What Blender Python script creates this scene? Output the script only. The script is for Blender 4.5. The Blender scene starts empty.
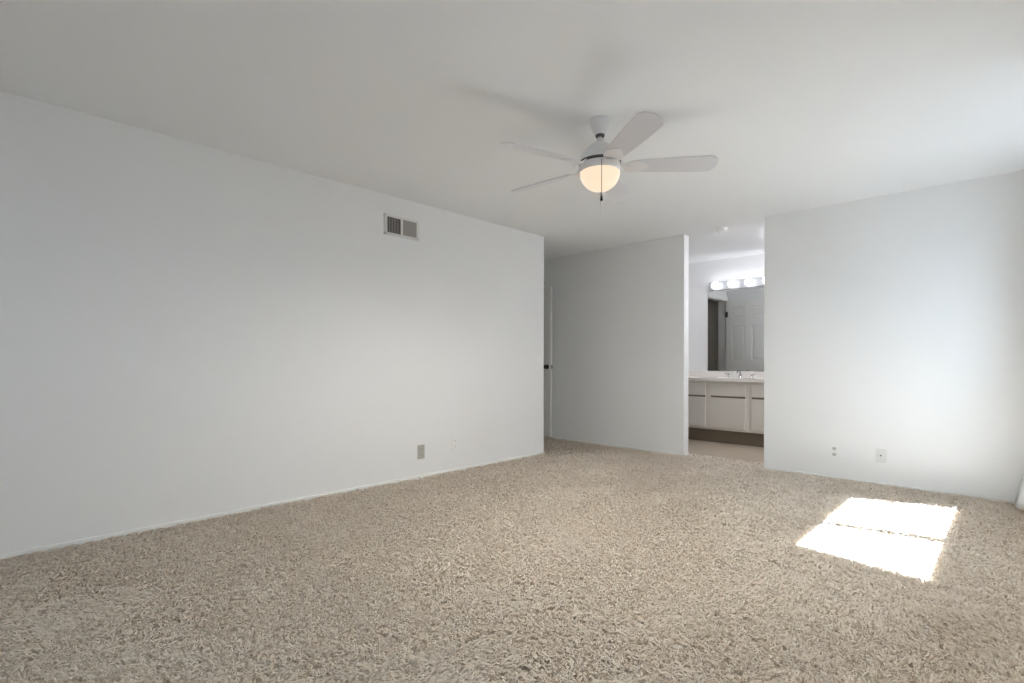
import bpy, bmesh, math, random
import numpy as np
from mathutils import Vector, Matrix

random.seed(7)
RNG = np.random.default_rng(11)
S = bpy.context.scene
COL = S.collection
PI = math.pi

# ------------------------------------------------------------------ camera, sky, sun, exposure
YAW, CAM_H, FOCAL = 0.7661, 1.028, 520.07
cam_d = bpy.data.cameras.new('camera')
cam = bpy.data.objects.new('camera', cam_d); COL.objects.link(cam)
cam.location = (0, 0, CAM_H)
cam.rotation_euler = (Matrix.Rotation(YAW, 4, 'Z') @ Matrix.Rotation(PI / 2, 4, 'X') @ Matrix.Rotation(0.0035 * 0.5, 4, 'Z')).to_euler()
cam_d.sensor_width = 36.0
cam_d.lens = FOCAL / 1024 * 36.0
cam_d.shift_y = (362.03 - 341.5) / 1024
cam_d.clip_start = 0.02
S.camera = cam

S.view_settings.view_transform = 'Standard'
S.view_settings.look = 'None'
S.view_settings.gamma = 1.0
S.view_settings.use_curve_mapping = False
S.view_settings.exposure = 0.28
S.cycles.max_bounces = 14
S.cycles.diffuse_bounces = 10
S.cycles.glossy_bounces = 6
S.cycles.transparent_max_bounces = 12
S.cycles.caustics_reflective = False
S.cycles.caustics_refractive = False
S.cycles.sample_clamp_indirect = 12.0

SKY_COLOR, SKY_STRENGTH = (0.64, 0.79, 1.0), 4.1
SUN_COLOR, SUN_STRENGTH = (0.72, 0.82, 1.0), 80.0
BULB_STRENGTH, BOWL_STRENGTH = 7.0, 0.80
LAMP_POWER = 94.0
world = bpy.data.worlds.new('sky'); S.world = world
world.use_nodes = True
bg = world.node_tree.nodes['Background']
bg.inputs[0].default_value = (*SKY_COLOR, 1); bg.inputs[1].default_value = SKY_STRENGTH
SUN_DIR = Vector((-1.0, -0.185, -1.855)).normalized()
sd = bpy.data.lights.new('sun', 'SUN'); sd.energy = SUN_STRENGTH; sd.angle = math.radians(0.53); sd.color = SUN_COLOR
sun = bpy.data.objects.new('sun', sd); COL.objects.link(sun)
sun.rotation_euler = SUN_DIR.to_track_quat('-Z', 'Y').to_euler(); sun.location = (4, 5, 7)

# the room, metres; the camera stands at the origin in one corner
H = 2.44
XL, YL = -3.807, 4.477          # left wall and its free end
YF, XF = 5.337, -1.739          # far wall and its free end
YM, XM = 5.455, -2.613          # middle wall and its free end
XR, YB = 0.20, -0.80            # window wall, wall behind the camera
XE = -5.32                      # entry end of the hall
YV, XVL, XVR = 7.12, -3.40, -1.20
T = 0.115
WT = 0.09                       # window wall thickness
FZ = -0.020                     # carpet backing; the pile tops out near z = 0

def portal(name, loc, rot, sx, sy):
    d = bpy.data.lights.new(name, 'AREA'); d.shape = 'RECTANGLE'; d.size = sx; d.size_y = sy
    d.cycles.is_portal = True
    o = bpy.data.objects.new(name, d); COL.objects.link(o); o.location = loc; o.rotation_euler = rot
WIN = (3.10, 4.99, 0.87, 2.19)  # y0, y1, z0, z1
FILL_WIN = (-0.55, 1.00, 0.87, 2.19)  # window added beside the camera, out of view, for fill light
for wn in (WIN, FILL_WIN):
    portal('window_portal', (XR + WT + 0.02, (wn[0] + wn[1]) / 2, (wn[2] + wn[3]) / 2), (0, PI / 2, 0), wn[3] - wn[2], wn[1] - wn[0])

# ------------------------------------------------------------------ materials
def mat(name, color, rough=0.6, vary=0.03, scale=8.0, bump=0.0, bscale=200.0, metallic=0.0, coat=0.0, spec=0.5):
    m = bpy.data.materials.new(name); m.use_nodes = True
    nt = m.node_tree; b = nt.nodes['Principled BSDF']
    b.inputs['Roughness'].default_value = rough; b.inputs['Metallic'].default_value = metallic
    b.inputs['Coat Weight'].default_value = coat; b.inputs['Specular IOR Level'].default_value = spec
    tc = nt.nodes.new('ShaderNodeTexCoord')
    n = nt.nodes.new('ShaderNodeTexNoise'); n.inputs['Scale'].default_value = scale; n.inputs['Detail'].default_value = 3
    nt.links.new(tc.outputs['Object'], n.inputs['Vector'])
    r = nt.nodes.new('ShaderNodeMix'); r.data_type = 'RGBA'
    r.inputs[6].default_value = (*[c * (1 - vary) for c in color], 1)
    r.inputs[7].default_value = (*[min(1, c * (1 + vary)) for c in color], 1)
    nt.links.new(n.outputs['Fac'], r.inputs[0]); nt.links.new(r.outputs[2], b.inputs['Base Color'])
    if bump:
        n2 = nt.nodes.new('ShaderNodeTexNoise'); n2.inputs['Scale'].default_value = bscale; n2.inputs['Detail'].default_value = 2
        nt.links.new(tc.outputs['Object'], n2.inputs['Vector'])
        bp = nt.nodes.new('ShaderNodeBump'); bp.inputs['Strength'].default_value = bump; bp.inputs['Distance'].default_value = 0.002
        nt.links.new(n2.outputs['Fac'], bp.inputs['Height']); nt.links.new(bp.outputs['Normal'], b.inputs['Normal'])
    return m

def emitter(name, color, strength, base=(0.8, 0.8, 0.8)):
    m = mat(name, base, 0.3, 0.01)
    b = m.node_tree.nodes['Principled BSDF']
    b.inputs['Emission Color'].default_value = (*color, 1); b.inputs['Emission Strength'].default_value = strength
    return m

M = {}
M['wall'] = mat('wall_paint', (0.82, 0.82, 0.815), 0.62, 0.012, 2.0, 0.12, 160, spec=0.3)
M['ceiling'] = mat('ceiling_paint', (0.85, 0.86, 0.868), 0.8, 0.012, 2.0, 0.15, 120, spec=0.2)
M['trim'] = mat('trim_paint', (0.84, 0.84, 0.82), 0.4, 0.01)
M['door'] = mat('door_paint', (0.80, 0.79, 0.76), 0.4, 0.01)
M['cabinet'] = mat('cabinet_paint', (0.72, 0.69, 0.64), 0.42, 0.015)
M['marble'] = mat('cultured_marble', (0.84, 0.80, 0.76), 0.22, 0.03, 6.0, coat=0.3)
M['chrome'] = mat('chrome', (0.55, 0.55, 0.56), 0.14, 0.01, metallic=1.0)
M['bronze'] = mat('dark_bronze', (0.045, 0.04, 0.036), 0.35, 0.05, metallic=0.7)
M['fan'] = mat('fan_enamel', (0.78, 0.775, 0.775), 0.32, 0.01)
M['fan_gap'] = mat('fan_dark_ring', (0.07, 0.065, 0.065), 0.5, 0.05)
M['blade'] = mat('fan_blade_laminate', (0.69, 0.69, 0.72), 0.45, 0.01)
M['bowl'] = emitter('lit_frosted_glass', (1.0, 0.77, 0.56), BOWL_STRENGTH, (0.12, 0.11, 0.10))
M['bulb'] = emitter('lit_globe_bulb', (0.90, 0.93, 1.0), BULB_STRENGTH)
M['fill_dome'] = emitter('fill_lamp_glow', (0.92, 0.93, 1.0), 60.0)
M['plate_bar'] = mat('light_bar_enamel', (0.40, 0.40, 0.41), 0.3, 0.01)
M['chain'] = mat('chain_metal', (0.012, 0.010, 0.009), 0.7, 0.05, spec=0.1)
M['plate'] = mat('white_plastic', (0.82, 0.82, 0.80), 0.35, 0.01)
M['plate_grey'] = mat('aged_grey_plastic', (0.40, 0.39, 0.35), 0.4, 0.04, 60)
M['plate_dull'] = mat('dull_plastic', (0.70, 0.70, 0.69), 0.5, 0.02)
M['slot'] = mat('dark_slot', (0.05, 0.05, 0.05), 0.6, 0.02)
M['socket'] = mat('socket_plastic', (0.55, 0.55, 0.54), 0.4, 0.02)
M['vent'] = mat('vent_enamel', (0.76, 0.75, 0.73), 0.45, 0.02)
M['louver'] = mat('louver_enamel', (0.42, 0.40, 0.385), 0.5, 0.03)
M['duct'] = mat('duct_shade_paint', (0.06, 0.055, 0.05), 0.8, 0.05)
M['vinyl'] = mat('tan_sheet_vinyl', (0.42, 0.35, 0.27), 0.5, 0.06, 12, 0.05, 90)
M['toe'] = mat('toe_kick_wood', (0.20, 0.16, 0.12), 0.6, 0.08)
M['backing'] = mat('carpet_backing', (0.42, 0.35, 0.28), 0.95, 0.08, 40)
M['dark_ground'] = mat('low_bounce_ground', (0.075, 0.075, 0.075), 1.0, 0.25, 3, spec=0.05)
M['sky_block'] = mat('sky_block_grey', (0.22, 0.22, 0.22), 0.95, 0.06, 5, 0.2, 60)
M['closet'] = mat('closet_shade_paint', (0.44, 0.41, 0.365), 0.7, 0.02)  # darkened colour stands in for the shade inside the closet
M['vinyl_frame'] = mat('window_vinyl', (0.84, 0.84, 0.83), 0.35, 0.01)

def mirror_mat():
    m = mat('mirror_glass', (0.80, 0.82, 0.81), 0.015, 0.004, metallic=1.0); return m
M['mirror'] = mirror_mat()

def pane_mat():
    m = bpy.data.materials.new('window_glass'); m.use_nodes = True; nt = m.node_tree; nt.nodes.clear()
    out = nt.nodes.new('ShaderNodeOutputMaterial'); mix = nt.nodes.new('ShaderNodeMixShader')
    tr = nt.nodes.new('ShaderNodeBsdfTransparent'); gl = nt.nodes.new('ShaderNodeBsdfGlossy')
    mix.inputs[0].default_value = 0.05; gl.inputs['Roughness'].default_value = 0.02
    tr.inputs['Color'].default_value = (0.96, 0.98, 0.97, 1)
    nt.links.new(tr.outputs[0], mix.inputs[1]); nt.links.new(gl.outputs[0], mix.inputs[2])
    nt.links.new(mix.outputs[0], out.inputs[0]); return m
M['pane'] = pane_mat()

def curtain_mat():
    m = mat('white_curtain_cloth', (0.84, 0.84, 0.83), 0.9, 0.02, 30, 0.1, 400)
    nt = m.node_tree; b = nt.nodes['Principled BSDF']; out = nt.nodes['Material Output']
    t = nt.nodes.new('ShaderNodeBsdfTranslucent'); t.inputs[0].default_value = (0.8, 0.8, 0.78, 1)
    mx = nt.nodes.new('ShaderNodeMixShader'); mx.inputs[0].default_value = 0.25
    nt.links.new(b.outputs[0], mx.inputs[1]); nt.links.new(t.outputs[0], mx.inputs[2]); nt.links.new(mx.outputs[0], out.inputs[0])
    return m
M['curtain'] = curtain_mat()

def pile_mat():
    m = bpy.data.materials.new('shag_carpet_yarn'); m.use_nodes = True; nt = m.node_tree; b = nt.nodes['Principled BSDF']
    b.inputs['Roughness'].default_value = 0.95; b.inputs['Specular IOR Level'].default_value = 0.1
    g = nt.nodes.new('ShaderNodeNewGeometry'); cr = nt.nodes.new('ShaderNodeValToRGB')
    e = cr.color_ramp.elements
    e[0].position = 0.0; e[0].color = (0.74, 0.655, 0.56, 1)
    e[1].position = 1.0; e[1].color = (0.96, 0.91, 0.83, 1)
    x = e.new(0.35); x.color = (0.90, 0.825, 0.73, 1)
    nt.links.new(g.outputs['Random Per Island'], cr.inputs[0]); nt.links.new(cr.outputs[0], b.inputs['Base Color'])
    t = nt.nodes.new('ShaderNodeBsdfTranslucent'); mx = nt.nodes.new('ShaderNodeMixShader'); mx.inputs[0].default_value = 0.35
    nt.links.new(cr.outputs[0], t.inputs[0]); nt.links.new(b.outputs[0], mx.inputs[1]); nt.links.new(t.outputs[0], mx.inputs[2])
    nt.links.new(mx.outputs[0], nt.nodes['Material Output'].inputs[0])
    return m
M['pile'] = pile_mat()

# ------------------------------------------------------------------ mesh helpers
def box(bm, x0, x1, y0, y1, z0, z1, bevel=0.0):
    g = bmesh.ops.create_cube(bm, size=1.0)['verts']
    for v in g:
        v.co = Vector((x0 + (v.co.x + .5) * (x1 - x0), y0 + (v.co.y + .5) * (y1 - y0), z0 + (v.co.z + .5) * (z1 - z0)))
    if bevel:
        es = list({e for v in g for e in v.link_edges})
        bmesh.ops.bevel(bm, geom=es, offset=bevel, segments=2, profile=0.5, affect='EDGES')

def lathe(bm, prof, seg=48, center=(0, 0, 0), mtx=None):
    rings = []
    for r, z in prof:
        if r < 1e-6:
            rings.append([bm.verts.new((0, 0, z))])
        else:
            rings.append([bm.verts.new((r * math.cos(2 * PI * k / seg), r * math.sin(2 * PI * k / seg), z)) for k in range(seg)])
    new = [v for R in rings for v in R]
    for a, b in zip(rings[:-1], rings[1:]):
        if len(a) == 1 and len(b) == 1: continue
        for k in range(seg):
            k2 = (k + 1) % seg
            if len(a) == 1: bm.faces.new((a[0], b[k], b[k2]))
            elif len(b) == 1: bm.faces.new((a[k], b[0], a[k2]))
            else: bm.faces.new((a[k], b[k], b[k2], a[k2]))
    if mtx is not None:
        for v in new: v.co = mtx @ v.co
    for v in new: v.co += Vector(center)
    return new

def tube(bm, pts, rad, seg=10):
    pts = [Vector(p) for p in pts]; rings = []
    for i, p in enumerate(pts):
        d = (pts[min(i + 1, len(pts) - 1)] - pts[max(i - 1, 0)]).normalized()
        u = d.orthogonal().normalized() if i == 0 else (u - d * u.dot(d)).normalized()
        w = d.cross(u); r = rad[i] if isinstance(rad, (list, tuple)) else rad
        rings.append([bm.verts.new(p + (u * math.cos(2 * PI * k / seg) + w * math.sin(2 * PI * k / seg)) * r) for k in range(seg)])
    for a, b in zip(rings[:-1], rings[1:]):
        for k in range(seg): bm.faces.new((a[k], a[(k + 1) % seg], b[(k + 1) % seg], b[k]))
    bm.faces.new(rings[0][::-1]); bm.faces.new(rings[-1])

def prism(bm, outline, z0, z1, bevel=0.0):
    a = [bm.verts.new((x, y, z0)) for x, y in outline]; b = [bm.verts.new((x, y, z1)) for x, y in outline]
    n = len(outline); fs = [bm.faces.new(a[::-1]), bm.faces.new(b)]
    for k in range(n): fs.append(bm.faces.new((a[k], a[(k + 1) % n], b[(k + 1) % n], b[k])))
    if bevel:
        es = list(fs[0].edges) + list(fs[1].edges)
        bmesh.ops.bevel(bm, geom=es, offset=bevel, segments=2, profile=0.5, affect='EDGES')
    return a + b

def obj(name, bm, m, parent=None, smooth=None, loc=None, rotz=0.0):
    bmesh.ops.recalc_face_normals(bm, faces=bm.faces[:])
    me = bpy.data.meshes.new(name); bm.to_mesh(me); bm.free(); me.materials.append(m)
    if smooth is not None:
        me.polygons.foreach_set('use_smooth', [True] * len(me.polygons))
        me.set_sharp_from_angle(angle=math.radians(smooth))
    o = bpy.data.objects.new(name, me); COL.objects.link(o)
    if parent is not None: o.parent = parent
    if loc is not None: o.location = loc
    o.rotation_euler.z = rotz
    return o

def tag(o, label=None, cat=None, group=None, kind=None):
    if label: o['label'] = label
    if cat: o['category'] = cat
    if group: o['group'] = group
    if kind: o['kind'] = kind
    return o

def thing(name, label, cat, loc, rot=(0, 0, 0), group=None, kind=None):
    o = bpy.data.objects.new(name, None); COL.objects.link(o); o.empty_display_size = 0.1
    o.location = loc; o.rotation_euler = rot
    return tag(o, label, cat, group, kind)

def struct(name, bm, m, label, cat, parent=None):
    return tag(obj(name, bm, m, parent), label, cat, kind='structure')

def new(): return bmesh.new()

# ------------------------------------------------------------------ the room shell
bm = new(); box(bm, -6.6, XR + 0.25, YB - 0.2, YV + 0.2, -0.14, FZ)
struct('floor', bm, M['backing'], 'carpeted bedroom floor under the pile', 'floor')
bm = new(); box(bm, -6.6, XR + WT, YB - 0.2, YV + 0.2, H, H + 0.12)
struct('ceiling', bm, M['ceiling'], 'plain white bedroom ceiling', 'ceiling')
Z0, Z1 = FZ, H + 0.02
def wall(name, label, *boxes, m='wall', bevel=0.006):
    bm = new()
    for b in boxes: box(bm, *b, bevel=bevel)
    return struct(name, bm, M[m], label, 'wall')
wall('wall_left', 'long bare white wall on the left, with an air register near its top',
     (XL - T, XL, YB - .1, YL, Z0, Z1))
wall('wall_hall', 'near side wall of the entry hall, behind the left wall', (XE - T, XL - T + .01, YL - T, YL, Z0, Z1))
wall('wall_middle', 'white wall between the hall corner and the vanity opening', (-6.5, XM, YM, YM + T, Z0, Z1))
wall('wall_far', 'white far wall right of the vanity opening', (XF, XR + WT, YF, YF + T, Z0, Z1))
wall('wall_back', 'white wall behind the viewer', (XL - T, XR + WT, YB - T, YB, Z0, Z1))
y0, y1, z0, z1 = WIN
wall('wall_right', 'white window wall on the right',
     (XR, XR + WT, YB - .1, FILL_WIN[0], Z0, Z1), (XR, XR + WT, FILL_WIN[1], y0, Z0, Z1), (XR, XR + WT, y1, YF + .1, Z0, Z1),
     *[(XR, XR + WT, a - .02, b + .02, c, d) for a, b in (WIN[:2], FILL_WIN[:2]) for c, d in ((Z0, z0), (z1, Z1))], bevel=0.0)
# entry end of the hall with its doorway, and the landing beyond it
DY0, DY1, DH = 4.56, 5.375, 2.05
wall('wall_entry', 'end wall of the entry hall with its doorway', (XE - T, XE, YL - T, DY0, Z0, Z1), (XE - T, XE, DY1, YM + .02, Z0, Z1), (XE - T, XE, DY0 - .02, DY1 + .02, DH, Z1), bevel=0.0)
wall('wall_landing', 'walls of the dim landing outside the entry door', (-6.5, XE - T, YL - T, YL, Z0, Z1), bevel=0.0)
wall('wall_landing_end', 'end wall of the dim landing', (-6.6, -6.48, YL - T, YM + T, Z0, Z1), bevel=0.0)
# vanity room
VD0, VD1 = 5.615, 6.36
wall('wall_vanity', 'white wall behind the vanity mirror', (XVL - T, XVR + T, YV, YV + T, Z0, Z1))
wall('wall_vanity_left', 'left side wall of the vanity room with a closet doorway',
     (XVL - T, XVL, YM + T - .01, VD0, Z0, Z1), (XVL - T, XVL, VD1, YV + .02, Z0, Z1), (XVL - T, XVL, VD0 - .01, VD1 + .01, 2.05, Z1), bevel=0.0)
wall('wall_vanity_right', 'right side wall of the vanity room', (XVR, XVR + T, YF + T - .01, YV + .02, Z0, Z1))
wall('wall_closet', 'closet walls with shade put into their taupe colour, seen through the doorway in the mirror',
     (-4.9, -4.8, YM + T - .01, YV + T, Z0, Z1), (-4.85, XVL - T + .01, YV, YV + T, Z0, Z1), (-4.85, XVL - T, YM + T - .002, YM + T + .008, Z0, Z1), m='closet', bevel=0.0)  # thin liner carries the shade colour over the white wall
bm = new(); box(bm, XVL - .02, XVR + .02, 5.60, YV + .02, FZ - .01, -0.004)
struct('floor_vanity', bm, M['vinyl'], 'tan sheet flooring in the vanity room', 'floor')
bm = new(); box(bm, XR + 0.26, 40, -35, 45, -0.5, -0.25)  # unseen ground, kept dark so little light bounces up to the ceiling
struct('ground', bm, M['dark_ground'], 'unseen ground outside the windows, coloured dark to hold down bounce light', 'ground')

bm = new(); box(bm, XR + WT - .01, XR + WT + .95, -1.6, 1.6, 2.30, 2.42)  # slab added out of view to keep direct sun off the fill window
struct('sunshield', bm, M['wall'], 'added unseen eave over the window beside the viewer', 'sunshield')

bm = new(); box(bm, 2.9, 5.5, 1.9, 9.0, -.3, 4.7)  # unseen block added to cut the low sky at the far window
struct('sky_block_wall', bm, M['sky_block'], 'added unseen grey wall that blocks low sky from the far window', 'wall')

# baseboards: low painted strips that just clear the pile
BH = 0.019
def base(name, label, *bs):
    bm = new()
    for b in bs: box(bm, *b, bevel=0.003)
    struct(name, bm, M['trim'], label, 'baseboard')
base('baseboard_left', 'thin white baseboard along the left wall', (XL - .002, XL + .010, YB, YL + .010, FZ, BH), (XE, XL + .010, YL - .002, YL + .010, FZ, BH))
base('baseboard_middle', 'thin white baseboard along the middle wall', (XE, XM + .010, YM - .010, YM + .002, FZ, BH), (XM - .002, XM + .010, YM - .010, YM + T + .002, FZ, BH))
base('baseboard_far', 'thin white baseboard along the far wall', (XF - .010, XR, YF - .010, YF + .002, FZ, BH * .8), (XF - .010, XF + .002, YF - .010, YF + T, FZ, BH * .8))
base('baseboard_right', 'thin white baseboard under the window', (XR - .010, XR + .002, YB, YF, FZ, BH))
base('baseboard_vanity', 'wood toned base strip of the vanity room', (XVL - .002, XVL + .01, VD1 + .07, 6.66, FZ, .06))

# ------------------------------------------------------------------ window
def window(name, label, y0, y1, ym):
    w = thing(name, label, 'window', (XR, 0, 0), kind='structure')
    xo = WT - 0.055
    bm = new(); f = 0.045
    for b in ((xo, xo + .05, y0, y1, z0, z0 + f), (xo, xo + .05, y0, y1, z1 - f, z1), (xo, xo + .05, y0, y0 + f, z0, z1), (xo, xo + .05, y1 - f, y1, z0, z1)):
        box(bm, *b, bevel=.003)
    obj('window_frame', bm, M['vinyl_frame'], w)
    bm = new(); box(bm, xo + .005, xo + .045, ym - .040, ym + .040, z0 + .02, z1 - .02, bevel=.003); obj('meeting_stile', bm, M['vinyl_frame'], w)
    for a, b, dx in ((y0 + f, ym - .01, .02), (ym + .01, y1 - f, .03)):
        bm = new(); box(bm, xo + dx, xo + dx + .004, a, b, z0 + f - .01, z1 - f + .01); obj('pane', bm, M['pane'], w)
    bm = new(); box(bm, -.018, .02, y0 - .03, y1 + .03, z0 - .022, z0, bevel=.004); obj('sill', bm, M['trim'], w)
window('window_1', 'white sliding window with a centre stile, lighting the far end of the carpet', WIN[0], WIN[1], 4.01)
window('fill_window', 'added unseen window close beside the viewer, filling the room with sky light', FILL_WIN[0], FILL_WIN[1], .22)

# ------------------------------------------------------------------ curtains and their rod
def curtain_rod(label, ym, half):
    rod = thing('curtain_rod', label, 'curtain rod', (0.095, ym, 2.335))
    bm = new(); tube(bm, [(0, -half, 0), (0, half, 0)], 0.011, 16); obj('rod', bm, M['trim'], rod, 50)
    for e in (-half, half):
        bm = new(); lathe(bm, [(0, -.025), (.012, -.024), (.019, -.012), (.021, 0), (.019, .012), (.012, .024), (0, .025)], 20, (0, e, 0)); obj('finial', bm, M['trim'], rod, 60)
    for e in (-half + .07, half - .07):
        bm = new(); box(bm, 0, XR - .095 + .003, e - .008, e + .008, -.022, -.010, .002); box(bm, XR - .095 - .006, XR - .095 + .004, e - .014, e + .014, -.05, .03, .002)
        obj('bracket', bm, M['trim'], rod)
curtain_rod('white curtain rod above the far window', 4.07, 1.20)

def curtain(name, label, inner, outer, flare, pleats=6):
    """pleated panel from z 2.30 down; inner(z) and outer(z) give its two edges in y"""
    nz, nu = 40, 15 * pleats
    bm = new(); grid = []
    for i in range(nz + 1):
        z = 2.322 - (2.322 - 0.030) * i / nz
        row = []
        for j in range(nu + 1):
            u = j / nu; ya, yb = inner(z), outer(z)
            t = max(0.0, 1 - z / 2.3)
            amp = 0.020 + 0.012 * t
            x = 0.098 + amp * math.sin(2 * PI * pleats * u + .5) - flare(z, u)
            y = ya + (yb - ya) * u + 0.006 * math.sin(4 * PI * pleats * u + z)
            row.append(bm.verts.new((x, y, z)))
        grid.append(row)
    for a, b in zip(grid[:-1], grid[1:]):
        for j in range(nu): bm.faces.new((a[j], a[j + 1], b[j + 1], b[j]))
    o = obj(name, bm, M['curtain'], None, 180)
    s = o.modifiers.new('cloth_thickness', 'SOLIDIFY'); s.thickness = 0.003
    return tag(o, label, 'curtain', )
def far_flare(z, u):
    return 0.052 * max(0.0, (0.27 - z) / 0.25)
curtain('curtain', 'white curtain hem kicked out above the carpet at the right edge of the far wall',
        lambda z: 4.90 - .085 * (z - .69), lambda z: 5.245, far_flare)
curtain('curtain', 'white curtain on the near side of the window, gathered towards its middle',
        lambda z: 3.20 + .18 * (max(z, .3) - .69), lambda z: 2.90, lambda z, u: 0.0)

# ------------------------------------------------------------------ doors
def panel_door(bm, w, h, t):
    """six panel slab: x 0..w from the hinge, y -t..0, z 0..h"""
    st = .105 * w / .76; ms = .10; cols = ((st, w / 2 - ms / 2), (w / 2 + ms / 2, w - st))
    rows = ((.20, .90), (1.06, 1.62), (1.75, h - .115))
    box(bm, .01, w - .01, -t + .012, -.012, .01, h - .01)
    for a, b in ((0, st), (w / 2 - ms / 2, w / 2 + ms / 2), (w - st, w)): box(bm, a, b, -t, 0, 0, h, .003)
    for a, b in ((0, .20), (.90, 1.06), (1.62, 1.75), (h - .115, h)): box(bm, .002, w - .002, -t + .0004, -.0004, a, b, .003)
    for a, b in cols:
        for c, d in rows: box(bm, a + .028, b - .028, -t + .003, -.003, c + .028, d - .028, .009)
def knob(parent, x, z, t, m):
    for sgn, y in ((1, 0), (-1, -t)):
        k = Matrix.Rotation(-sgn * PI / 2, 4, 'X')
        bm = new(); lathe(bm, [(0, 0), (.032, 0), (.032, .004), (.026, .009), (.012, .012), (.011, .032), (.022, .038), (.028, .050), (.026, .060), (.014, .067), (0, .068)], 28, (x, y, z), k)
        obj('knob', bm, m, parent, 40)
def hinges(parent, m, y=0.004, at=(.22, 1.02, 1.80)):
    for z in at:
        bm = new(); tube(bm, [(-.004, y, z - .045), (-.004, y, z + .045)], .006, 10); box(bm, -.004, .03, y - .006, y - .003, z - .044, z + .044)
        obj('hinge', bm, m, parent)
# entry door, folded back along the middle wall
d1 = thing('door_1', 'white entry door swung open, seen edge on in the hall corner', 'door', (XE + .03, 5.408, 0.030), kind='structure')
EW = -4.452 - (XE + .03)
bm = new(); panel_door(bm, EW, 2.005, .036); obj('door_slab', bm, M['door'], d1)
knob(d1, EW - .06, .935, .036, M['bronze']); hinges(d1, M['bronze'])
bm = new(); box(bm, EW - .001, EW + .0015, -.030, -.006, .905, .962); box(bm, EW, EW + .008, -.024, -.012, .925, .943, .002); obj('latch_plate', bm, M['chrome'], d1)
def casing(name, label, x, w0, w1, h, side):
    """door trim around an opening in a wall of constant x"""
    bm = new(); cw = .057
    a, b = (x, x + .014) if side > 0 else (x - .014, x)
    box(bm, a, b, w0 - cw, w0, FZ, h + cw, .003); box(bm, a, b, w1, w1 + cw, FZ, h + cw, .003); box(bm, a, b, w0 - .001, w1 + .001, h, h + cw, .003)
    box(bm, x - T - .004 if side > 0 else x + .0, x + .004 if side > 0 else x + T, w0 - .002, w0 + .012, FZ, h, .002)
    box(bm, x - T - .004 if side > 0 else x + .0, x + .004 if side > 0 else x + T, w1 - .012, w1 + .002, FZ, h, .002)
    box(bm, x - T - .004 if side > 0 else x + .0, x + .004 if side > 0 else x + T, w0, w1, h - .012, h + .002, .002)
    struct(name, bm, M['trim'], label, 'door trim')
casing('trim_1', 'white trim around the entry doorway', XE, DY0, DY1 - .01, DH - .005, 1)
casing('trim_2', 'white trim around the closet doorway seen in the mirror', XVL, VD0 + .005, VD1, 2.045, 1)
# closet door, folded back along the rear of the middle wall; seen in the mirror
d2 = thing('door_2', 'white six panel closet door reflected in the vanity mirror', 'door', (XVL + .022, 5.668, 0.008), kind='structure')
bm = new(); panel_door(bm, .715, 2.03, .036); obj('door_slab', bm, M['door'], d2)
knob(d2, .655, .935, .036, M['chrome']); hinges(d2, M['bronze'], .006, (.22, 1.80))

# ------------------------------------------------------------------ ceiling fan
fan = thing('ceiling_fan', 'white five blade ceiling fan with a lit frosted bowl lamp', 'ceiling fan', (-1.738, 2.545, H))
bm = new(); lathe(bm, [(0, .0), (.062, .0), (.064, -.010), (.058, -.030), (.046, -.058), (.036, -.076), (.031, -.084), (0, -.085)]); obj('canopy', bm, M['fan'], fan, 40)
bm = new(); lathe(bm, [(0, -.080), (.024, -.082), (.027, -.088), (.025, -.097), (.016, -.100), (0, -.100)], 32); obj('collar', bm, M['fan_gap'], fan, 40)
bm = new(); lathe(bm, [(.012, -.095), (.013, -.108), (.022, -.114), (.024, -.122), (.018, -.130), (.013, -.135), (0, -.135)], 32); obj('downrod', bm, M['fan'], fan, 50)
bm = new(); lathe(bm, [(0, -.128), (.022, -.129), (.042, -.138), (.068, -.158), (.092, -.188), (.108, -.214), (.116, -.234), (.118, -.246), (0, -.246)], 64); obj('motor_housing', bm, M['fan'], fan, 40)
bm = new(); lathe(bm, [(0, -.244), (.120, -.244), (.1225, -.250), (.1225, -.254), (.120, -.260), (0, -.260)], 64); obj('vent_ring', bm, M['fan_gap'], fan, 40)
bm = new(); lathe(bm, [(0, -.259), (.117, -.259), (.119, -.266), (.119, -.290), (.115, -.299), (.110, -.303), (0, -.303)], 64); obj('light_fitter', bm, M['fan'], fan, 40)
bm = new()
prof = [(.106, -.299)] + [(.115 * math.cos(a) ** .94 if k < 24 else 0, -.305 - .108 * math.sin(a)) for k, a in enumerate([PI / 2 * k / 24 for k in range(25)])]
lathe(bm, prof, 64); obj('glass_bowl', bm, M['bowl'], fan, 70)
for ang, ln, rr in ((-PI * .285, .225, .121), (PI * .685, .255, .121)):
    p = (rr * math.cos(ang), rr * math.sin(ang)); bm = new()
    tube(bm, [(p[0] * .95, p[1] * .95, -.268), (p[0] * 1.02, p[1] * 1.02, -.274), (p[0] * 1.04, p[1] * 1.04, -.290), (p[0] * 1.04, p[1] * 1.04, -.255 - ln)], .0016, 8)
    c = obj('pull_chain', bm, M['chain'], fan)
    if ang > 0: continue
    bm = new(); lathe(bm, [(0, .004), (.003, .002), (.0045, -.008), (.006, -.022), (.0045, -.028), (0, -.030)], 16, (p[0] * 1.04, p[1] * 1.04, -.255 - ln)); obj('chain_fob', bm, M['chain'], c, 50)

ld = bpy.data.lights.new('fan_lamp_light', 'SPOT'); ld.energy = LAMP_POWER; ld.color = (1.0, 0.972, 0.90)
ld.spot_size = math.radians(178); ld.spot_blend = 0.7; ld.shadow_soft_size = 0.04
lo = bpy.data.objects.new('fan_lamp_light', ld); COL.objects.link(lo); lo.location = (-1.738, 2.545, H - .424)

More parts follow.
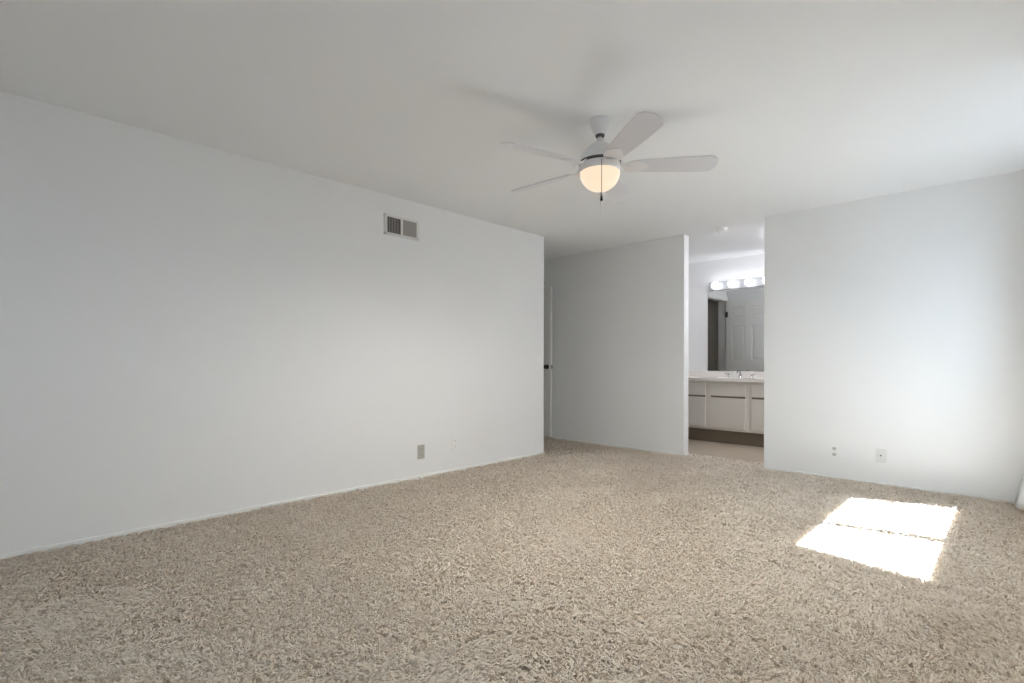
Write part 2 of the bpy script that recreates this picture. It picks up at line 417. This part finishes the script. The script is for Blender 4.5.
def blade_outline():
    r0, r1 = .185, .665
    hw = [(r0, .046), (r0 + .03, .052), (.30, .060), (.45, .067), (.56, .070), (.60, .070)]
    top = list(hw)
    for k in range(1, 10):
        a = PI / 2 * k / 9; top.append((.60 + .065 * math.sin(a), .070 * math.cos(a) ** .8 if k < 9 else 0.0))
    return [(x, y) for x, y in top] + [(x, -y) for x, y in top[-2::-1]]
PITCH = Matrix.Rotation(math.radians(-15.5), 4, 'X')
BLADE_Z = -.272
def blade_bm():
    bm = new(); vs = prism(bm, blade_outline(), -.003, .003, .0012)
    for v in bm.verts: v.co = PITCH @ v.co + Vector((0, 0, BLADE_Z))
    return bm
def bracket_bm():
    """leaf shaped iron under the blade root, with an arm up to the motor"""
    bm = new()
    leaf = [(.140, .030), (.155, .044), (.180, .052), (.210, .050), (.240, .037), (.265, .018), (.280, 0)]
    prism(bm, leaf + [(x, -y) for x, y in leaf[-2::-1]], -.009, -.003, .001)
    for sx, sy in ((.20, .022), (.20, -.022), (.245, 0)):
        lathe(bm, [(0, -.012), (.004, -.0115), (.0055, -.009), (0, -.0088)], 12, (sx, sy, 0))
    for v in bm.verts: v.co = PITCH @ v.co + Vector((0, 0, BLADE_Z))
    a = []
    for x, z, hw in ((.095, -.250, .026), (.118, -.252, .026), (.132, -.262, .026), (.146, -.278, .028), (.172, -.289, .032)):
        a.append((x, z, hw))
    rows = [[bm.verts.new((x, s * hw, z + dz)) for s, dz in ((1, .0), (-1, .0), (-1, -.006), (1, -.006))] for x, z, hw in a]
    for p, q in zip(rows[:-1], rows[1:]):
        for k in range(4): bm.faces.new((p[k], p[(k + 1) % 4], q[(k + 1) % 4], q[k]))
    bm.faces.new(rows[0]); bm.faces.new(rows[-1][::-1])
    return bm
bl = ir = None
for k in range(5):
    a = math.radians(38.5 + 72 * k)
    if k == 0:
        bl = obj('blade', blade_bm(), M['blade'], fan, 40); ir = obj('blade_bracket', bracket_bm(), M['fan'], fan, 40); b, i = bl, ir
    else:
        b, i = bl.copy(), ir.copy(); COL.objects.link(b); COL.objects.link(i); b.parent = fan; i.parent = fan
    b.rotation_euler.z = a; i.rotation_euler.z = a

# ------------------------------------------------------------------ air register, outlets, smoke detector
vent = thing('air_register', 'white two panel air register high on the left wall', 'air vent', (XL, 2.577, 2.19))
bm = new(); fy, fz = .178, .088
oy = (-.149, -.009, .007, .151); oz = (-.066, .066)
for b in ((0, .010, -fy, fy, oz[1], fz), (0, .010, -fy, fy, -fz, oz[0]), (0, .010, -fy, oy[0], -fz, fz), (0, .010, oy[3], fy, -fz, fz), (0, .010, oy[1], oy[2], -fz, fz)):
    box(bm, *b, bevel=.002)
for sy in (-fy + .012, fy - .012):
    lathe(bm, [(0, .0), (.004, 0), (.0035, .0015), (0, .002)], 12, (.010, sy, 0), Matrix.Rotation(PI / 2, 4, 'Y'))
obj('frame', bm, M['vent'], vent)
bm = new(); box(bm, .0004, .0012, oy[0], oy[3], oz[0], oz[1]); obj('duct_shade', bm, M['duct'], vent)  # dark sheet on the wall, painted as the shade inside the duct
for a, b, lean, m in ((oy[0], oy[1], 1, M['louver']), (oy[2], oy[3], -1, M['louver'])):
    bm = new(); n = 9
    for k in range(n):
        y = a + (b - a) * (k + .5) / n
        q = [(.0095, y - lean * .0052), (.0095, y - lean * .0052 + .0012), (.0016, y + lean * .0052 + .0012), (.0016, y + lean * .0052)]
        lo = [bm.verts.new((x, yy, oz[0])) for x, yy in q]; hi = [bm.verts.new((x, yy, oz[1])) for x, yy in q]
        for j in range(4): bm.faces.new((lo[j], lo[(j + 1) % 4], hi[(j + 1) % 4], hi[j]))
        bm.faces.new(lo[::-1]); bm.faces.new(hi)
    obj('louver_bank', bm, m, vent)

def outlet(label, loc, rotz, plate, sock):
    t = thing('wall_outlet', label, 'outlet', loc, (0, 0, rotz))     # local +y faces into the room
    bm = new(); box(bm, -.037, .037, 0, .006, -.062, .062, .003); obj('cover_plate', bm, M[plate], t)
    for z in (-.026, .026):
        bm = new(); o8 = [(.017 * math.cos(2 * PI * k / 24), max(-.0135, min(.0135, .017 * math.sin(2 * PI * k / 24)))) for k in range(24)]
        prism(bm, o8, 0, .0022)
        for v in bm.verts: v.co = Vector((v.co.x, .0055 + v.co.z, v.co.y + z))
        s = obj('socket', bm, M[sock], t)
        bm = new()
        for x in (-.006, .006): box(bm, x - .0012, x + .0012, .0070, .0081, z - .001, z + .008)
        lathe(bm, [(0, 0), (.0025, 0), (.0025, .0011), (0, .0011)], 12, (0, .0070, z - .007), Matrix.Rotation(-PI / 2, 4, 'X'))
        obj('slots', bm, M['slot'], s)
    bm = new(); lathe(bm, [(0, 0), (.004, 0), (.003, .0012), (0, .0014)], 14, (0, .0058, 0), Matrix.Rotation(-PI / 2, 4, 'X')); obj('screw', bm, M[sock], t)
outlet('grey discoloured power outlet low on the left wall', (XL, 2.785, .225), -PI / 2, 'plate_grey', 'plate_grey')
outlet('white power outlet on the left wall, nearer the hall corner', (XL, 3.178, .255), -PI / 2, 'plate', 'plate')
outlet('white power outlet on the far wall, left of the cable plate', (-1.143, YF, .236), PI, 'plate', 'socket')
t = thing('cable_outlet', 'dull blank cable plate with a connector on the far wall, above the sun patch', 'cable plate', (-.80, YF, .242), (0, 0, PI))
bm = new(); box(bm, -.037, .037, 0, .006, -.058, .058, .003); obj('cover_plate', bm, M['plate_dull'], t)
bm = new(); lathe(bm, [(0, 0), (.008, 0), (.008, .004), (.0048, .0045), (.0048, .013), (0, .013)], 16, (0, .0055, 0), Matrix.Rotation(-PI / 2, 4, 'X')); obj('connector', bm, M['chrome'], t, 40)
for z in (-.042, .042):
    bm = new(); lathe(bm, [(0, 0), (.004, 0), (.003, .0012), (0, .0014)], 14, (0, .0058, z), Matrix.Rotation(-PI / 2, 4, 'X')); obj('screw', bm, M['plate_dull'], t)

sm = thing('smoke_detector', 'round white smoke detector on the ceiling at the vanity opening', 'smoke detector', (-2.216, 5.47, H))
bm = new(); lathe(bm, [(0, 0), (.070, 0), (.070, -.010), (.066, -.012), (0, -.012)], 48); obj('mounting_plate', bm, M['plate'], sm, 40)
bm = new(); lathe(bm, [(0, -.010), (.060, -.010), (.062, -.016), (.062, -.026), (.054, -.036), (.030, -.040), (0, -.041)], 48); obj('body', bm, M['plate'], sm, 40)
bm = new(); lathe(bm, [(0, -.039), (.010, -.039), (.010, -.0425), (0, -.043)], 24, (-.015, -.01, 0)); obj('test_button', bm, M['socket'], sm, 40)

# ------------------------------------------------------------------ vanity
CY = 6.60                                           # plane of the cabinet fronts
van = thing('vanity_cabinet', 'long cream vanity cabinet with drawers under the mirror', 'cabinet', (0, 0, 0))
CX0, CX1 = XVL + .004, XVR - .004
bm = new()
for b in ((CX0, CX1, CY + .018, CY + .036, .165, .788), (CX0, CX0 + .018, CY + .03, YV - .002, .165, .788), (CX1 - .018, CX1, CY + .03, YV - .002, .165, .788), (CX0 + .01, CX1 - .01, CY + .03, YV - .002, .165, .183), (CX0 + .01, CX1 - .01, YV - .012, YV - .002, .17, .788)):
    box(bm, *b)
obj('carcass', bm, M['cabinet'], van)
bm = new(); box(bm, CX0, CX1, CY + .085, CY + .10, -.003, .170); box(bm, CX0, CX1, YV - .03, YV - .004, -.003, .168); obj('toe_kick', bm, M['toe'], van)
banks = ((-3.385, -2.872), (-2.806, -2.368), (-2.298, -1.80), (-1.735, -1.27))
for n, (a, b) in enumerate(banks):
    bm = new(); box(bm, a, b, CY, CY + .020, .602, .752, .004); obj('false_front' if n == 1 else 'drawer_front', bm, M['cabinet'], van)
    bm = new(); box(bm, a, b, CY, CY + .020, .196, .578, .004); obj('cabinet_door', bm, M['cabinet'], van)
    bm = new(); box(bm, a + .004, b - .004, CY + .012, CY + .0185, .578, .602); obj('groove_shade', bm, M['toe'], van)  # dark strip set in the gap as its painted shade

top = thing('vanity_countertop', 'pale marble vanity countertop with an oval sink and backsplash', 'countertop', (0, 0, 0))
SX, SY, SA, SB = -2.587, 6.80, .22, .15
ZT, ZB = .826, .788
bm = new()
ox0, ox1, oy0, oy1 = CX0, CX1, CY - .025, YV - .002
angs = sorted([2 * PI * k / 64 for k in range(64)] + [math.atan2(y - SY, x - SX) % (2 * PI) for x in (ox0, ox1) for y in (oy0, oy1)])
inn, out, inb, outb = [], [], [], []
for a in angs:
    c, s = math.cos(a), math.sin(a)
    ts = [t for t in ((ox1 - SX) / c if c > 1e-9 else 9e9, (ox0 - SX) / c if c < -1e-9 else 9e9, (oy1 - SY) / s if s > 1e-9 else 9e9, (oy0 - SY) / s if s < -1e-9 else 9e9)]
    k = min(ts); rr = 1 / math.sqrt((c / SA) ** 2 + (s / SB) ** 2)
    inn.append(bm.verts.new((SX + rr * c, SY + rr * s, ZT))); out.append(bm.verts.new((SX + k * c, SY + k * s, ZT)))
    inb.append(bm.verts.new((SX + rr * c, SY + rr * s, ZB))); outb.append(bm.verts.new((SX + k * c, SY + k * s, ZB)))
n = len(angs)
for k in range(n):
    j = (k + 1) % n
    bm.faces.new((inn[k], out[k], out[j], inn[j])); bm.faces.new((out[k], outb[k], outb[j], out[j])); bm.faces.new((inn[k], inn[j], inb[j], inb[k])); bm.faces.new((inb[k], inb[j], outb[j], outb[k]))
obj('slab', bm, M['marble'], top)
bm = new(); lathe(bm, [(1.03, .003), (1.0, .004), (.97, -.004), (.90, -.045), (.72, -.095), (.45, -.122), (.12, -.130), (0, -.130)], 64, (SX, SY, ZT), Matrix.Diagonal((SA, SB, 1, 1)))
basin = obj('sink_basin', bm, M['marble'], top, 60)
bm = new(); lathe(bm, [(0, 0), (.022, 0), (.022, .003), (.012, .004), (0, .003)], 24, (SX, SY, ZT - .130)); obj('drain', bm, M['chrome'], basin, 40)
bm = new(); box(bm, CX0, CX1, YV - .020, YV - .002, ZT - .002, .908, .003); obj('backsplash', bm, M['marble'], top)
bm = new(); box(bm, CX0, CX0 + .018, CY + .02, YV - .018, ZT - .002, .908, .003); obj('side_splash', bm, M['marble'], top)

fc = thing('faucet', 'chrome two handle faucet behind the oval sink', 'faucet', (-2.575, 7.00, ZT))
bm = new(); lathe(bm, [(0, 0), (.026, 0), (.026, .006), (.019, .012), (.017, .03), (0, .03)], 28)
tube(bm, [(0, 0, .02), (0, 0, .05), (0, -.012, .075), (0, -.045, .088), (0, -.085, .082), (0, -.115, .064), (0, -.12, .054)], [.017, .016, .0155, .0145, .013, .012, .0115], 16)
tube(bm, [(0, .012, .03), (0, .012, .085)], .003, 8); lathe(bm, [(0, .084), (.006, .086), (.006, .094), (0, .096)], 14, (0, .012, 0))
obj('spout', bm, M['chrome'], fc, 50)
for x in (-.145, .145):
    bm = new(); lathe(bm, [(0, 0), (.024, 0), (.024, .006), (.015, .012), (.013, .03), (.017, .036), (.016, .046), (0, .05)], 28, (x, 0, 0))
    s = 1 if x > 0 else -1; tube(bm, [(x, 0, .043), (x + s * .02, -.006, .046), (x + s * .055, -.012, .052)], [.008, .007, .005], 12)
    obj('handle', bm, M['chrome'], fc, 50)

mr = thing('mirror', 'large frameless mirror above the vanity counter', 'mirror', (0, YV, 0))
bm = new(); box(bm, -3.06, XVR - .02, -.007, -.001, .911, 2.0, .0015); obj('mirror_glass', bm, M['mirror'], mr)
for x in (-2.9, -2.2, -1.5):
    bm = new(); box(bm, x - .012, x + .012, -.010, -.0005, .9085, .918, .001); obj('mirror_clip', bm, M['chrome'], mr)

lb = thing('vanity_light_bar', 'white light bar of lit globe bulbs above the mirror', 'wall lamp', (-2.48, YV, 2.075))
bm = new(); box(bm, -.56, .56, -.030, -.001, -.057, .057, .004); obj('backplate', bm, M['plate_bar'], lb)
for k in range(5):
    x = -.44 + .22 * k
    bm = new(); lathe(bm, [(0, 0), (.024, 0), (.024, .016), (.019, .022), (0, .022)], 24, (x, -.029, 0), Matrix.Rotation(PI / 2, 4, 'X')); sk = obj('lamp_socket', bm, M['chrome'], lb, 40)
    bm = new(); lathe(bm, [(.0, .0)] + [(.047 * math.sin(a), .055 - .047 * math.cos(a)) for a in [PI * q / 18 for q in range(2, 18)]] + [(0, .102)], 28, (x, -.040, 0), Matrix.Rotation(PI / 2, 4, 'X')); obj('bulb', bm, M['bulb'], lb, 60)

cl = thing('vanity_fill_lamp', 'added unseen ceiling lamp that brightens the vanity room', 'ceiling lamp', (-1.62, 6.15, H))  # lamp added out of view to brighten the vanity room
bm = new(); lathe(bm, [(0, 0), (.165, 0), (.168, -.012), (.160, -.022), (0, -.022)], 48); obj('base', bm, M['trim'], cl, 40)
bm = new(); lathe(bm, [(.152, -.020)] + [(.152 * math.cos(a), -.022 - .06 * math.sin(a)) for a in [PI / 2 * k / 10 for k in range(10)]] + [(0, -.082)], 48); obj('shade', bm, M['fill_dome'], cl, 60)

# ------------------------------------------------------------------ carpet pile: bent yarn tufts over the whole bedroom floor
def carpet():
    regions = ((XL + .010, XR - .004, YB, YF - .010), (XE, XL + .012, YL + .010, YM - .010), (-6.45, XE, YL + .01, YM - .01), (XL, XF - .008, YF - .010, YM - .010), (XM + .010, XF - .010, YM - .010, 5.615))
    cy, sy = math.cos(YAW), math.sin(YAW)
    P = []
    step = 0.0062
    for x0, x1, y0, y1 in regions:
        gx, gy = np.meshgrid(np.arange(x0, x1, step), np.arange(y0, y1, step))
        p = np.stack([gx.ravel(), gy.ravel()], 1); p += RNG.uniform(-.5, .5, p.shape) * step
        p[:, 0] = np.clip(p[:, 0], x0, x1); p[:, 1] = np.clip(p[:, 1], y0, y1)
        P.append(p)
    P = np.concatenate(P)
    zc = -P[:, 0] * sy + P[:, 1] * cy; xc = P[:, 0] * cy + P[:, 1] * sy
    d = np.sqrt(np.maximum(zc, 0.6) ** 2 + xc ** 2)
    scale = np.clip(d / 2.2, 1.0, 2.3)                       # far yarns are fewer and thicker
    inview = (zc > 1.3) & (np.abs(xc) < zc * 1.15 + .2)
    keep = RNG.random(len(P)) < np.where(inview, 1 / scale ** 2, .20)
    P, scale, inview = P[keep], scale[keep], inview[keep]
    scale = np.where(inview, scale, 2.0)
    n = len(P)
    def field(freq, k, seed):
        r = np.random.default_rng(seed); out = np.zeros(n)
        for _ in range(k):
            a = r.uniform(0, 2 * PI); f = freq * r.uniform(.6, 1.5)
            out += np.sin((P[:, 0] * math.cos(a) + P[:, 1] * math.sin(a)) * f + r.uniform(0, 6.28))
        return out / math.sqrt(k)
    # clumps: each yarn leans to the middle of its tuft
    cs = 0.020
    cell = np.floor(P / cs + .5 * np.stack([field(40, 5, 1), field(40, 5, 2)], 1)).astype(np.int64)
    h = (cell[:, 0] * 73856093 ^ cell[:, 1] * 19349663) & 0xFFFF
    rnd = np.random.default_rng(5).random((65536, 4))[h]
    centre = (cell + rnd[:, :2]) * cs
    nap = field(2.6, 6, 3) * 1.5 + field(9, 6, 4) * .7        # brushed direction of the pile
    lean = np.stack([np.cos(nap), np.sin(nap)], 1) * (.014 + .006 * np.clip(field(5, 6, 8), -1.5, 1.5))[:, None]
    pull = np.clip(centre - P, -.015, .015) * .75
    height = (.021 + .004 * (rnd[:, 2] - .5) + RNG.normal(0, .0028, n) + .0016 * field(4, 6, 6))
    height *= np.where(rnd[:, 3] < .13, .55, 1.0)
    ang = RNG.uniform(0, 2 * PI, n)
    curl = RNG.normal(0, .0045, (n, 2))
    tipv = lean + pull + RNG.normal(0, .0055, (n, 2))
    base = np.column_stack([P, np.full(n, FZ)])
    ts = np.array([0, .45, .72, 1.0])
    W = .0027 * scale
    rows = []
    for i, t in enumerate(ts):
        c = base.copy()
        c[:, :2] += tipv * (0, .16, .50, 1.0)[i] + curl * math.sin(PI * t)
        c[:, 2] += height * (0, .72, 1.0, .97)[i]
        a = ang + t * 2.2
        wv = np.column_stack([np.cos(a), np.sin(a), np.zeros(n)]) * (W * (1.0, 1.1, 1.15, .7)[i])[:, None]
        rows += [c - wv, c + wv]
    V = np.stack(rows, 1).reshape(-1, 3)                      # 8 vertices per yarn
    idx = np.arange(n)[:, None] * 8
    F = np.concatenate([idx + np.array([[2 * k, 2 * k + 1, 2 * k + 3, 2 * k + 2]]) for k in range(3)], 1).reshape(-1)
    me = bpy.data.meshes.new('carpet_pile')
    nf = n * 3
    me.vertices.add(len(V)); me.vertices.foreach_set('co', V.astype(np.float32).ravel())
    me.loops.add(nf * 4); me.loops.foreach_set('vertex_index', F.astype(np.int32))
    me.polygons.add(nf); me.polygons.foreach_set('loop_start', np.arange(0, nf * 4, 4, dtype=np.int32))
    me.polygons.foreach_set('use_smooth', np.ones(nf, dtype=bool))
    me.update(calc_edges=True); me.materials.append(M['pile'])
    o = bpy.data.objects.new('carpet_pile', me); COL.objects.link(o)
    tag(o, 'beige shag carpet pile covering the bedroom floor', 'carpet', kind='stuff')
    print('yarns', n)
carpet()
